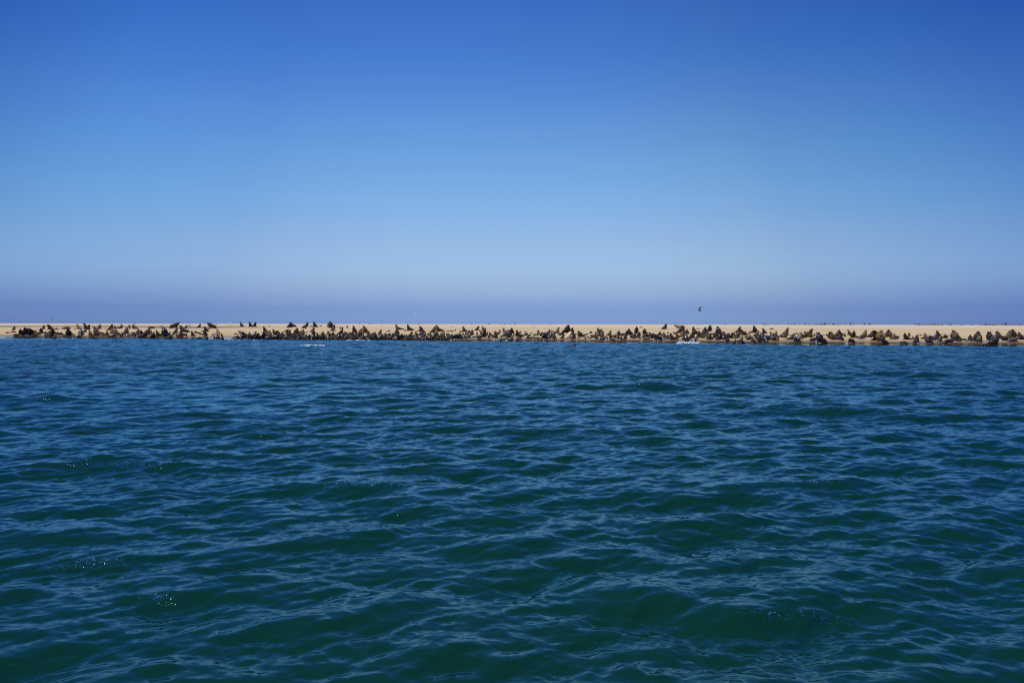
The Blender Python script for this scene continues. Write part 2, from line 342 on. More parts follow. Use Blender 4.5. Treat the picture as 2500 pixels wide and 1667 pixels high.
def template(kind, head='fwd', bull=1.0, stretch=1.0, turn=0.0, seed=0, foot=0.0):
    r = random.Random(seed)
    bm = bmesh.new(); j = lambda a: a*(1+r.uniform(-.07, .07))
    fl = []; hp = None
    if kind == 'sit':
        b = bull
        body = [(-.60*stretch,.05,.045),(-.50*stretch,.10,.095),(-.36*stretch,.17,.16),(-.19*stretch,.23,.205),(-.03,.30,.225*b**.5),(.05,.43,.230*b),(.085,.55,.212*b),(.12,.67,.180*b)]
        hd = HEADS[head]
        pts = [(a, z, 0, j(rr_)*1.22, j(rr_)*(1.18 if a < .1 else 1.12)) for a, z, rr_ in body]
        for i, (a, z, rr_) in enumerate(hd):
            f = (i+1)/len(hd)
            k = (b**.7 if i < 2 else 1)
            pts.append((a, z, turn*f*f*.16, rr_*k*1.12, rr_*k*1.14))
        hp = (hd[1][0], hd[1][1], turn*.03)
        fl = [[(.08,.36,s*.15,.05,.09),(.14,.20,s*.21,.03,.085),(.19,.07,s*(.24+foot),.022,.08),(.26,.02,s*(.29+foot),.015,.06),(.31,.015,s*(.33+foot),.012,.03)] for s in (-1, 1)]
        ht = -.60*stretch
        fl += [[(ht+.06,.05,s*.02,.04,.025),(ht-.06,.03,s*.06,.05,.015),(ht-.17,.02,s*.11,.055,.013),(ht-.24,.018,s*.13,.02,.012)] for s in (-1, 1)]
    elif kind == 'lean':
        body = [(-.47,.07,.06),(-.39,.14,.12),(-.25,.20,.17),(-.07,.26,.19),(.09,.33,.175*bull),(.22,.41,.145*bull),(.32,.485,.115*bull)]
        hd = [(.385,.53,.09),(.44,.55,.066),(.485,.55,.043),(.51,.547,.026)] if head != 'down' else [(.39,.49,.088),(.44,.45,.066),(.475,.40,.043),(.49,.38,.024)]
        pts = [(a, z, 0, j(q), j(q)*.95) for a, z, q in body] + [(a, z, turn*.05*(i+1)/4, q*.95, q) for i, (a, z, q) in enumerate(hd)]
        hp = (.40, .57, 0)
        fl = [[(.08,.24,s*.13,.05,.07),(.10,.13,s*.16,.03,.06),(.12,.05,s*.17,.018,.055),(.18,.015,s*.20,.012,.04)] for s in (-1, 1)]
        fl += [[(-.42,.09,s*.05,.04,.04),(-.44,.05,s*.08,.035,.03),(-.40,.015,s*.11,.04,.014),(-.31,.012,s*.12,.02,.012)] for s in (-1, 1)]
    elif kind == 'lie':
        up = {'fwd': 0, 'up': .10, 'sky': .17, 'down': -.02, 'back': .05}[head]
        body = [(-.42,.045,.035),(-.34,.075,.065),(-.2,.115,.105),(-.03,.14,.13),(.14,.145,.13*bull),(.26,.135+up*.3,.105*bull)]
        hd = [(.34,.13+up*.7,.092),(.40,.125+up,.080),(.455,.11+up*1.1,.056),(.5,.10+up*1.15,.03)]
        yb = .04*turn
        pts = [(a, z, yb*math.sin(a*6), j(q)*1.1, j(q)) for a, z, q in body] + [(a, z, turn*.05, q*.95, q) for a, z, q in hd]
        hp = (.385, .13+up, turn*.05)
        fl = [[(.12,.09,s*.10,.04,.06),(.10,.04,s*.19,.03,.05),(.03,.015,s*.27,.035,.014),(-.04,.012,s*.30,.02,.012)] for s in (-1, 1)]
        fl += [[(-.40,.045,s*.01,.03,.022),(-.46,.03,s*.035,.035,.013),(-.53,.02,s*.06,.035,.012),(-.57,.018,s*.07,.015,.011)] for s in (-1, 1)]
    elif kind == 'lump':
        pts = [(a, z, 0, j(q), j(q)) for a, z, q in [(-.48,.05,.05),(-.40,.13,.12),(-.26,.22,.19),(-.06,.30,.25),(.12,.32,.26*bull),(.25,.34,.21*bull)]]
        hd = [(.33,.35,.16),(.40,.31,.125),(.46,.25,.085),(.50,.20,.05)] if head != 'up' else [(.33,.42,.135),(.36,.52,.10),(.41,.58,.065),(.46,.60,.035)]
        pts += [(a, z, turn*.08, q, q) for a, z, q in hd]
        hp = (.37, .33, turn*.08)
        fl = [[(.12,.20,s*.17,.06,.10),(.16,.09,s*.22,.04,.09),(.20,.03,s*.26,.02,.08),(.26,.015,s*.29,.015,.05)] for s in (-1, 1)]
        fl += [[(-.44,.05,s*.02,.04,.025),(-.52,.03,s*.06,.05,.014),(-.6,.02,s*.09,.02,.012)] for s in (-1, 1)]
    elif kind == 'swim':
        pts = [(a, z, 0, q, q) for a, z, q in [(-.5,-.10,.05),(-.35,-.04,.09),(-.12,-.02,.13),(.1,-.03,.14),(.24,.01,.11),(.31,.09,.085),(.38,.14,.075),(.44,.15,.05),(.49,.145,.025)]]
        hp = (.36, .13, 0)
        fl = [[(.1,-.04,s*.12,.04,.06),(.05,-.08,s*.22,.03,.05),(-.02,-.10,s*.3,.02,.02)] for s in (-1, 1)]
    elif kind == 'back':      # rolled over, a fore flipper in the air
        pts = [(a, z, 0, q*1.1, q) for a, z, q in [(-.5,.04,.03),(-.38,.08,.07),(-.2,.13,.115),(0,.15,.135),(.18,.145,.12),(.3,.12,.085),(.38,.10,.07),(.45,.085,.045),(.5,.08,.022)]]
        hp = (.37, .10, 0)
        fl = [[(.08,.2,-.04,.04,.05),(.06,.34,-.06,.028,.04),(.02,.45,-.06,.02,.02)], [(.1,.06,.12,.04,.05),(.05,.03,.24,.03,.02),(.0,.02,.3,.02,.012)]]
        fl += [[(-.46,.05,s*.02,.03,.022),(-.54,.08,s*.04,.03,.013),(-.6,.13,s*.06,.02,.012)] for s in (-1, 1)]
    loft(bm, smooth_pts(pts, 3))
    for q in fl: loft(bm, smooth_pts(q, 2), 8)
    # small furled ears
    ks = .55 if kind != 'sit' else 1
    for s in (-1, 1):
        ex, ez, ey = hp
        loft(bm, [(ex-.01*ks, ez+.05*ks, ey+s*.075*ks, .016*ks, .016*ks), (ex-.05*ks, ez+.045*ks, ey+s*.105*ks, .012*ks, .012*ks)], 6)
    me = bpy.data.meshes.new("seal"); bm.to_mesh(me); bm.free()
    # weld body, flippers and head into one skin
    o = bpy.data.objects.new("tmp", me); C.objects.link(o)
    md = o.modifiers.new("r", 'REMESH'); md.mode = 'VOXEL'; md.voxel_size = 0.021 if kind == 'sit' else 0.014; md.use_smooth_shade = True
    ms = o.modifiers.new("s", 'SMOOTH'); ms.factor = 0.5; ms.iterations = 2
    dg = bpy.context.evaluated_depsgraph_get(); dg.update()
    res = bpy.data.meshes.new_from_object(o.evaluated_get(dg)); res.name = "seal"
    C.objects.unlink(o); bpy.data.objects.remove(o); bpy.data.meshes.remove(me)
    res.shade_smooth()
    res.materials.clear(); res.materials.append(None)
    return res

TPL = {
 'sit': [template('sit','fwd',seed=1), template('sit','up',seed=2,turn=.5), template('sit','up',stretch=1.15,seed=3,turn=-.6), template('sit','sky',seed=4), template('sit','fwd',stretch=.9,turn=1.0,seed=5,foot=.04), template('sit','down',seed=6,turn=.4), template('sit','fwd',stretch=.8,turn=-1.2,bull=.93,seed=7)],
 'siback': [template('sit','back',seed=8), template('sit','back',turn=.8,stretch=1.1,seed=9)],
 'silong': [template('sit','up',stretch=1.5,seed=10), template('sit','fwd',stretch=1.65,seed=11,turn=.6)],
 'sibull': [template('sit','up',bull=1.28,seed=12), template('sit','fwd',bull=1.3,turn=.5,seed=13)],
 'lean': [template('lean','fwd',seed=14), template('lean','fwd',seed=15,turn=1,bull=.9), template('lean','down',seed=16)],
 'leanbull': [template('lean','fwd',seed=17,bull=1.22)],
 'lie': [template('lie','fwd',seed=18), template('lie','up',seed=19,turn=1), template('lie','down',seed=20,turn=-1), template('lie','sky',seed=21), template('back',seed=22)],
 'lump': [template('lump','down',seed=23), template('lump','up',seed=24,turn=.8), template('lump','down',seed=25,turn=-1.2,bull=.9)],
 'swim': [template('swim',seed=26)],
}
# fur: dry coats from dark to cream, and wet coats
def fur(name, a, b, rough, spec, coat=0.0, chest=None):
    m, t, p = mat(name); L = t.links
    tc = t.nodes.new("ShaderNodeTexCoord"); oi = t.nodes.new("ShaderNodeObjectInfo")
    add = t.nodes.new("ShaderNodeVectorMath"); add.operation = 'ADD'; L.new(tc.outputs['Object'], add.inputs[0])
    cmb = t.nodes.new("ShaderNodeCombineXYZ"); L.new(math_(t, 'MULTIPLY', oi.outputs['Random'], 40.0), cmb.inputs[0]); L.new(cmb.outputs[0], add.inputs[1])
    n = noise(t, 2.1, 4, add.outputs[0], 0.6)
    r1 = ramp(t, [(.38, a), (.62, b)], n.outputs[0])
    v = math_(t, 'MULTIPLY_ADD', oi.outputs['Random'], 1.0, 0.6)
    n4 = noise(t, 26, 3, add.outputs[0], 0.7)
    v = math_(t, 'MULTIPLY', v, math_(t, 'MULTIPLY_ADD', n4.outputs[0], 0.8, 0.6))
    sc = t.nodes.new("ShaderNodeVectorMath"); sc.operation = 'SCALE'; L.new(r1.outputs[0], sc.inputs[0]); L.new(v, sc.inputs['Scale'])
    L.new(sc.outputs[0], p.inputs['Base Color'])
    p.inputs['Roughness'].default_value = rough; p.inputs['Specular IOR Level'].default_value = spec
    if coat: p.inputs['Coat Weight'].default_value = coat; p.inputs['Coat Roughness'].default_value = 0.12
    bp = t.nodes.new("ShaderNodeBump"); bp.inputs['Distance'].default_value = 0.03; bp.inputs['Strength'].default_value = 0.6
    L.new(n4.outputs[0], bp.inputs['Height']); L.new(bp.outputs[0], p.inputs['Normal'])
    return m
FUR = {
 'd': fur("fur_dark", (.015,.010,.008), (.042,.029,.021), .75, .25),
 'b': fur("fur_brown", (.034,.023,.015), (.112,.078,.050), .8, .2),
 't': fur("fur_tan", (.13,.093,.055), (.29,.215,.135), .85, .15),
 'y': fur("fur_golden", (.12,.078,.032), (.26,.18,.075), .85, .15),
 'w': fur("fur_cream", (.46,.38,.24), (.62,.54,.38), .9, .1),
 'k': fur("fur_wet_black", (.010,.009,.010), (.028,.024,.022),  .35, .35, .25),
 'g': fur("fur_wet_grey", (.040,.035,.026), (.115,.098,.072), .42, .35, .2),
}
SLICES = [
(0,780,"R 500 375 130 b,l 265 490 150 d,r 470 470 240 t,l 600 590 280 d,F 755 560 195 d,c 1030 585 430 d!,L 1290 590 190 b,l 950 635 260 g,r 1180 605 210 g,l 1350 365 80 d,R 1560 350 140 b,F 1480 500 170 b,r 1630 505 210 d,c 1420 555 110 b,L 1790 370 185 d,c 1860 370 140 d,l 2025 360 160 b,L 1640 620 130 d,F 1770 612 185 d,F 1890 600 235 b,L 2070 560 120 b,r 2200 548 110 d,F 1970 690 140 k,s 2030 745 220 k"),
(160,780,"l 10 345 300 b,F 110 585 225 d!,c 225 545 100 g,l 340 345 110 d,L 460 345 165 t,l 575 330 100 b,L 730 360 200 d,R 815 362 165 b,F 545 600 225 k,l 430 635 250 k,c 650 550 90 k,R 700 465 130 b,L 900 600 200 y,c 970 642 130 k,G 1120 590 290 b,l 1240 592 230 g,F 1210 345 160 b,l 1390 330 90 d,l 1470 378 90 d,R 1460 592 170 y,R 1620 380 190 d,R 1750 322 100 b,l 1840 322 150 d,B 1990 325 150 g,F 1690 525 200 t,c 1640 515 110 g,L 1830 555 215 t,l 1640 628 260 k,l 1930 588 150 d,F 2170 530 225 b,l 2235 602 240 g,L 2030 525 80 d,F 2290 325 135 b,r 2350 500 120 d"),
(320,780,"G 100 335 150 d,l 740 322 280 d,c 30 595 110 k,F 245 480 140 b,R 230 560 200 t,c 140 605 150 g,F 380 600 190 d,c 330 652 210 k,F 490 625 215 d,R 590 562 230 t,R 690 545 155 t,R 780 682 220 k,G 960 595 185 b,L 1225 605 290 k!,l 1130 622 140 k,R 1375 560 120 t,R 1420 715 170 k,c 1380 630 120 k,R 1600 500 175 b,b 1560 312 310 d!,F 1440 312 130 b,F 1760 620 215 b,c 1675 610 150 b,c 1830 645 130 b,G 1840 450 215 d,c 2010 482 90 b,R 1970 315 110 b,L 2210 600 175 b,c 2310 465 100 b,l 2280 692 240 g"),
(480,780,"R 100 290 130 b,a 540 325 320 d!,L 330 432 165 d,l 440 350 110 d,l 205 430 130 t,F 300 570 185 b,l 60 512 220 b,l 170 552 170 b,c 300 622 110 y,l 80 690 290 g,F 360 728 130 k,L 760 520 180 t,l 680 520 110 d,l 775 582 160 b,F 905 605 100 b,a 700 712 300 k,F 930 742 140 k,l 1410 532 150 d,a 1660 620 330 b!,F 1600 700 180 k,F 1720 700 230 b,c 1400 660 120 k,l 1370 712 260 k,F 1500 705 140 k,F 1890 640 165 b,F 1820 705 130 k,F 2060 700 245 k,L 1990 705 170 k,R 2140 705 190 d,F 2260 705 160 b,L 1610 258 145 t,L 1930 262 165 d,R 2085 267 165 b"),
(640,780,"L 95 445 180 d,F 60 695 220 k,F 170 690 250 b,L 290 690 240 b,F 150 565 150 g,F 270 620 200 b,F 50 625 160 d,l 150 705 330 k,c 235 690 180 g,L 445 560 190 b,F 540 580 160 d,L 605 605 190 b,c 450 700 170 k,F 560 700 160 k,c 680 705 170 d,L 690 625 110 y,b 740 505 120 d,b 880 445 160 d,R 1000 288 180 d!,a 1120 275 200 d!,c 925 285 120 d,R 1600 262 160 d,c 1500 315 160 d,c 1560 322 90 d,L 1890 270 175 d,l 1770 267 150 d,l 2100 245 110 b,l 260 237 80 b,F 1210 575 240 d!,b 1375 452 90 d,b 1590 482 90 d,F 1450 572 200 b,R 1820 452 170 t,F 1850 565 170 b,F 790 625 100 d,F 930 605 220 b,F 990 645 190 b,F 860 695 150 t,c 820 705 120 d,c 960 700 160 k,l 1090 705 200 k,c 1100 645 110 t,R 1180 695 100 b,R 1370 715 150 k,l 1330 582 90 d,l 1310 705 120 k,L 1510 715 150 b,c 1560 700 110 k,l 1660 625 170 d,F 1700 695 150 d,L 1800 562 90 b,F 1800 705 160 k,F 1890 712 150 d,L 1990 605 130 b,F 2160 625 180 d,F 1970 705 130 k,F 2080 708 140 k,F 2200 705 150 k,L 2260 625 110 b,F 2290 705 120 k,l 2080 500 80 b"),
(800,780,"F 40 290 170 b,L 130 300 205 d!,R 200 412 210 g,l 310 285 90 d,L 450 332 80 d,L 530 312 65 d,L 700 298 85 d,R 490 522 180 d,F 20 565 150 y,F 180 585 140 b,F 250 645 130 k,F 330 625 120 y,F 60 690 130 k,F 160 700 120 k,L 560 605 160 b,L 640 565 130 b,L 710 625 160 b,F 450 690 160 k,F 540 700 150 g,F 640 715 160 k,F 730 690 150 d,L 960 472 220 d,c 885 505 90 d,F 1020 585 140 b,F 870 625 120 y,F 950 645 120 d,F 1090 645 150 b,F 860 700 100 k,F 980 708 130 g,F 1060 700 110 k,F 1170 585 220 b,L 1200 625 190 b,F 1250 705 160 k,F 1310 715 130 k,L 1340 482 230 b!,F 1460 562 160 y,c 1380 645 110 d,L 1450 635 130 g,l 1570 565 130 d,F 1560 708 140 k,F 1650 605 110 y,F 1640 715 140 k,L 1720 645 180 d,F 1740 715 150 d,R 1880 545 165 d,F 1870 705 200 g,L 1960 705 190 d,l 2000 585 90 d,F 1800 785 80 k,l 2170 432 140 d,b 2065 522 80 d,F 2100 645 130 b,F 2230 605 120 b,F 2180 690 120 d,F 2320 605 110 b,F 2290 712 130 k,l 2140 708 150 k,l 1940 222 70 b"),
(960,780,"G 140 362 170 b,l 335 357 150 d,G 560 402 200 b,c 440 418 80 d,F 135 612 245 g,L 20 605 110 d,F 280 705 180 d,l 370 605 100 b,F 190 732 160 k,l 50 725 120 k,L 1020 475 205 d!,F 640 565 125 d,R 690 512 80 d,F 620 708 170 b,F 690 690 130 d,l 470 742 130 k,c 610 738 160 k,L 820 545 110 d,l 880 442 150 y,F 850 645 150 b,F 960 565 120 k,F 1040 605 195 g,F 820 730 150 b,c 910 738 130 g,F 990 730 120 g,c 1090 742 120 b,F 1150 605 120 d,F 1170 728 150 k,F 1260 585 110 b,F 1340 605 140 b,R 1450 475 215 b,G 1610 434 210 b,F 1470 690 230 k,F 1580 605 160 d,F 1560 708 130 g,c 1300 742 160 k,F 1400 730 120 k,F 1700 625 130 d,F 1790 605 170 t,F 1640 730 110 k,F 1730 730 120 k,L 2010 605 110 t,F 1930 585 100 b,c 1860 690 140 g,c 1920 745 180 k,L 2030 705 130 b,c 2260 688 280 d!,l 1960 432 130 d,l 2110 434 150 d,F 2230 408 65 d,l 2130 262 60 d"),
(1120,780,"L 190 442 180 b,r 100 445 140 t,L 70 455 70 d,l 270 382 60 d,F 375 487 115 b,F 470 565 190 b,F 60 645 170 b,L 160 565 100 d,F 290 565 160 g,l 290 668 280 k,F 220 690 130 b,F 390 645 120 g,l 540 650 180 d,D 670 392 150 b,L 760 445 80 d,F 655 555 110 t,L 890 442 185 b,F 950 435 130 b,F 800 545 120 t,F 910 635 225 d,F 1020 575 120 b,c 700 660 160 g,c 800 650 150 d,c 740 722 170 k,G 1130 585 130 d,c 1080 668 160 k,r 1230 642 180 t,F 1300 525 120 t,F 1330 668 170 b,l 1400 552 120 b,l 1210 452 60 d,F 1480 485 110 d,F 1610 445 135 d,F 1620 605 160 g,l 1530 622 150 d,F 1700 605 190 d,F 1800 645 245 g!,l 1700 705 250 g,F 1890 505 185 d,F 1970 505 90 d,c 1970 555 80 k,R 1900 748 165 y,F 1500 802 165 k,F 2095 802 140 k,G 2130 622 220 b,L 2190 645 130 d,l 2190 695 180 k,R 2210 487 80 d,s 990 785 60 k,s 1080 798 80 k"),
(1280,785,"l 40 402 130 d,l 240 412 110 d,c 60 505 150 g,c 180 525 120 b,c 120 618 150 g,l 260 610 260 g,F 510 485 170 y,l 400 502 200 d,R 640 475 100 b,F 600 525 120 b,R 860 525 205 b!,c 750 485 170 b,c 740 635 330 k!,l 470 625 260 g,F 940 595 220 g,L 990 375 60 d,F 1050 505 170 g,F 1190 422 190 b,l 1260 452 130 d,l 1140 422 90 b,R 1370 475 160 b,c 1430 495 60 b,F 1530 402 245 d!,F 1700 472 225 b,c 1080 638 220 k,l 1280 502 130 d,F 1380 615 150 b,D 1610 602 235 w,F 1780 605 190 b,c 1730 635 160 g,l 1860 475 150 b,l 1910 382 60 d,G 1990 555 210 b,l 1930 612 130 d,L 2060 492 110 d,l 2210 494 190 b,l 2280 584 150 b,L 2190 634 80 d"),
(1440,785,"c 30 422 110 d,l 100 402 70 d,l 30 604 160 b,c 110 575 180 b,F 230 545 170 t,L 325 435 200 b,F 400 445 160 d,F 440 495 170 y,F 340 525 120 k,c 240 628 160 b,c 430 565 150 b,c 450 675 200 k,l 560 562 150 b,R 710 505 175 b,F 740 605 150 t,F 850 565 90 k,F 920 585 130 d,l 820 668 220 g,c 620 628 110 d,F 1030 505 165 b,F 1010 625 150 b,c 1160 515 160 b,F 1330 495 170 b,F 1270 605 170 g,F 1130 655 130 d,l 1240 664 200 d,L 1440 467 190 d,F 1670 425 215 b,c 1550 566 180 b,F 1630 525 140 y,F 1760 565 170 d,F 1800 485 100 d,F 1790 615 120 g,F 1680 595 90 g,F 1960 445 180 b,l 2040 425 150 b,c 1950 565 170 b,c 2030 550 200 b,l 2050 654 300 g,F 2180 605 200 b,a 2410 682 390 k!,l 1840 218 110 d,s 575 800 90 k"),
(1600,785,"R 350 272 185 d,l 890 243 420 y!,R 930 412 245 d!,F 150 495 140 b,c 230 508 120 b,F 310 438 75 d,R 450 432 75 d,c 470 550 130 b,L 350 625 200 g,l 420 630 260 g,l 170 584 220 b,G 600 662 220 b,L 670 452 90 d,L 790 592 185 b,l 1210 243 50 b,R 940 552 200 y,F 1060 525 200 b,F 1150 445 160 b,F 1100 650 200 k,c 1100 698 300 k,L 1400 452 245 d,F 1310 635 265 b,l 1530 263 110 d,F 1500 605 150 b,F 1580 565 210 b,F 1680 595 180 b,b 1400 735 300 g,F 1770 485 250 g,F 1860 405 110 b,F 1950 353 205 d,L 1930 645 240 b!,F 1890 525 150 b,l 1670 412 60 d,l 2060 472 190 d,l 2110 594 150 k,L 2280 465 260 k!,F 2150 565 200 b,c 2230 665 160 b,F 2330 645 170 d"),
(1760,785,"l 50 393 110 d,F 130 545 170 b,F 190 650 200 k,F 260 610 180 g,c 240 725 200 k,F 310 565 130 b,F 390 605 170 d,c 50 645 130 b,F 590 605 240 y,l 480 383 90 y,F 520 605 130 d,F 640 405 200 d,L 780 494 210 b,l 680 484 140 d,L 890 485 140 b,c 900 588 120 k,R 720 715 215 t,R 490 793 145 k,L 770 793 165 k,L 1040 605 185 t,c 1000 658 170 d,L 1230 405 225 d,r 1110 405 220 b,l 1350 372 90 b,R 1280 535 200 b,L 1550 425 170 d,l 1470 425 120 d,L 1160 765 190 g,F 1290 665 150 k,F 1400 735 260 g,F 1480 725 220 g,F 1500 605 200 g,F 1620 745 240 k!,c 1700 670 240 k,F 1790 455 95 b,c 1880 485 130 b,F 1870 685 210 g!,F 1980 685 250 b,F 1990 415 80 d,s 1385 808 120 k,s 1660 822 90 k,l 1830 278 160 d"),
(1900,790,"R 290 405 230 b,b 150 485 220 b,R 250 510 235 b,l 390 423 110 d,l 650 378 160 d,R 500 578 210 d,r 420 578 280 g,L 630 655 230 k,F 770 565 230 g,G 860 518 180 b,G 990 484 195 b,l 1040 313 90 b,R 1150 405 210 b,F 1150 495 160 b,c 1190 488 180 t,L 1310 434 80 d,c 1260 628 230 k,L 1510 695 345 k!,l 1660 563 130 b,l 1640 434 110 b,c 1740 436 120 b,F 1840 525 205 b,G 1960 578 260 b,R 2140 435 195 b,L 2230 425 175 d,c 2150 536 170 b,L 2270 605 200 k"),
(2060,790,"F 40 464 120 d,L 210 428 185 b,F 340 505 220 b,l 480 513 220 b,c 285 695 260 k!,R 740 495 235 b,r 650 550 290 g,L 600 474 60 d,c 940 494 180 k,R 990 484 210 b,l 1090 437 60 d,L 1190 605 345 b,F 1330 625 345 y!,L 1420 718 270 k,l 1090 605 260 k,R 1560 464 215 b,G 1660 504 255 b,R 1780 505 160 y,l 1810 560 300 b,l 1930 484 170 d,c 1470 534 60 d,l 2150 722 310 k"),
(2200,790,"L 170 575 220 d,F 290 464 135 d,l 320 575 200 g,L 430 545 90 d,R 540 692 255 b,l 600 423 90 d,l 700 428 130 d,F 880 525 170 b,l 790 555 210 d,c 1020 585 260 k!,F 1220 605 230 g,c 1000 705 240 k,L 1330 484 210 d,r 1440 403 100 d,F 1390 650 200 k,c 1490 516 110 y,F 1570 525 140 b,F 1640 525 110 b,r 1700 705 540 k!,l 1790 444 140 d,L 1950 610 335 b!,c 2100 645 160 g,l 2240 594 220 d"),
(2340,790,"F 420 614 190 d,c 300 628 90 d,F 690 622 310 b,R 600 504 120 d,F 740 664 220 g!,l 790 484 50 d,l 490 634 170 g,c 560 618 150 b,L 1140 605 280 d!,F 1150 355 75 b,F 1200 705 240 k,R 1290 742 330 k!,l 940 788 230 k,L 1390 464 150 d,F 1470 544 240 b,l 1560 548 140 b,R 1800 565 290 b,L 2000 504 265 d,c 1650 608 200 d,c 1840 566 180 t,l 1960 656 470 g,L 2230 575 240 d,c 2190 568 240 b,l 2330 563 100 d,L 1620 474 50 d"),
]
SEALS = []
for x0, y0, s in SLICES:
    for e in s.split(','):
        q = e.split(); col = q[4]; bull = col.endswith('!'); col = col[0]
        SEALS.append(dict(pose=q[0], px=x0+float(q[1])/14.7, py=y0+float(q[2])/14.7, s=float(q[3])/14.7, col=col, bull=bull))
KIND = {'L':'sit','R':'sit','F':'sit','B':'siback','G':'silong','D':'sit','a':'lean','b':'lean','l':'lie','r':'lie','c':'lump','s':'swim'}
ASP = {'sit':.75,'siback':.75,'silong':1.15,'lean':.55,'lie':.32,'lump':.65,'swim':.3}
for q in SEALS:
    k = KIND[q['pose']]; q['k'] = k
    q['area'] = q['s']**2*ASP[k]
    yaw = {'L':180,'G':180,'D':0,'a':180,'l':180,'B':0,'R':0,'b':0,'r':0,'s':180}.get(q['pose'])
    jit = random.uniform(-28, 28)
    if q['pose'] in 'lrGabs': jit *= .55
    if q['pose'] == 'c': yaw = random.choice([0, 180, -40, 220, -90])
    if q['pose'] == 'F': yaw = random.choice([-90, -90, 90, -60, -120, 60, 120])
    if q['pose'] == 'l' and random.random() < .4: yaw = 0
    q['yaw'] = R(yaw + jit)
    v = TPL[k]
    if q['bull'] and k == 'sit': v = TPL['sibull']
    if q['bull'] and k == 'lean': v = TPL['leanbull']
    if q['pose'] == 'D': q['me'] = TPL['sit'][5]
    elif q['pose'] == 'F' and not q['bull']: q['me'] = random.choice([TPL['sit'][i] for i in (0, 1, 2, 3, 4, 6)])
    else: q['me'] = random.choice(v)
    if k == 'swim':
        d = ray(q['px'], q['py']); yy = CAM_H/-d[2]
        q['loc'] = (d[0]*yy, yy, 0.0)
    else:
        q['loc'] = ground_at(q['px'], q['py'])
    q['scale'] = q['s']*q['loc'][1]/F*(1.15 if k.startswith('si') else 1.12)
    if k == 'lump': q['scale'] *= 1.0
order = sorted(range(len(SEALS)), key=lambda i: -SEALS[i]['area'])
near = set(order[:299])

# what each seal is called: look, pose, row on the beach, landmark, and its turn among those it resembles
ZONES = [(-99,95,"by the big huddle at far left"), (95,200,"below the red beacon"), (200,330,"right of the red beacon"), (330,400,"by the first standing gull"), (400,480,"near the bull striding right"),
 (480,600,"near the bull striding left"), (600,690,"left of the sparring bulls"), (690,790,"below the sparring bulls"), (790,880,"right of the sparring bulls"), (880,985,"left of the white mast"),
 (985,1075,"below the white mast"), (1075,1180,"right of the white mast"), (1180,1270,"left of the landing gull"), (1270,1345,"below the landing gull"), (1345,1430,"around the cream seal"),
 (1430,1530,"right of the cream seal"), (1530,1640,"left of the white splash"), (1640,1740,"behind the white splash"), (1740,1830,"right of the white splash"), (1830,1920,"left of the sleek black bull"),
 (1920,2040,"around the sleek black bull"), (2040,2115,"left of the golden bull"), (2115,2200,"around the golden bull"), (2200,2290,"right of the golden bull"), (2290,2380,"near the largest black bull"), (2380,2600,"at the right end")]
COLN = {'d':'dark brown','b':'brown','t':'tan','y':'golden brown','w':'cream','k':'wet black','g':'wet grey'}
def pose_name(q):
    c = math.cos(q['yaw']); side = 'right' if c > 0 else 'left'
    k = q['k']
    if k in ('sit', 'siback', 'silong'):
        if k == 'siback': return "sitting with head thrown back"
        if q['pose'] == 'D': return "sitting hunched"
        if abs(c) < .62: return "sitting upright"
        return ("stretched out sitting facing " if k == 'silong' else "sitting facing ") + side
    return {'lean': 'leaning ', 'lie': 'lying ', 'lump': 'hunched low', 'swim': 'swimming'}[k] + ('' if k in ('lump', 'swim') else side)
def row_name(q):
    if q['k'] == 'swim': return ''
    t_ = q['loc'][1] - shore(q['loc'][0])
    return 'at the waterline' if t_ < 9 else ('mid beach' if t_ < 24 else 'high up the beach')
ORD = ['', 'first','second','third','fourth','fifth','sixth','seventh','eighth','ninth','tenth','eleventh','twelfth']
cls = {}
for i in near:
    q = SEALS[i]
    q['zone'] = next(z for a, b, z in ZONES if a <= q['px'] < b)
    nm = ('big ' if q['bull'] else '') + COLN[q['col']] + ' seal ' + pose_name(q)
    q['nm'] = nm; cls.setdefault((nm, row_name(q), q['zone']), []).append(i)
for (nm, row, zone), ids in cls.items():
    ids.sort(key=lambda i: SEALS[i]['px'])
    for n, i in enumerate(ids, 1):
        lab = f"{nm} {row} {zone}".replace('  ', ' ')
        if len(ids) > 1: lab += f", {ORD[n]} from left"
        if len(lab.replace(',', '').split()) > 16: lab = lab.replace('at the waterline', 'at waterline').replace('high up the beach', 'high beach').replace('stretched out sitting','sitting stretched').replace('sitting with head thrown back','sitting head back').replace('around the', 'by').replace('below the','below').replace('behind the','behind')
        if len(lab.replace(',', '').split()) > 16: lab = lab.replace('by the first standing', 'by first standing').replace('of the ', 'of ').replace('by the ', 'by ').replace('below the ', 'below ').replace('near the ', 'near ')
        SEALS[i]['label'] = lab
protos = {}
for i in sorted(near, key=lambda i: SEALS[i]['px']):
    q = SEALS[i]
    o = link("seal", q['me'])
    o.material_slots[0].link = 'OBJECT'; o.material_slots[0].material = FUR[q['col']]
    o.location = (q['loc'][0], q['loc'][1], q['loc'][2]-0.012)
    o.rotation_euler = (0, 0, q['yaw'])
    s = q['scale']; o.scale = (s*random.uniform(.95, 1.08), s*random.uniform(1.0, 1.2)*(1.1 if q['pose'] == 'F' else 1), s)
    tag(o, q['label'], "seal", "fur seals hauled out on the sand spit" if q['k'] != 'swim' else "seals swimming off the beach")
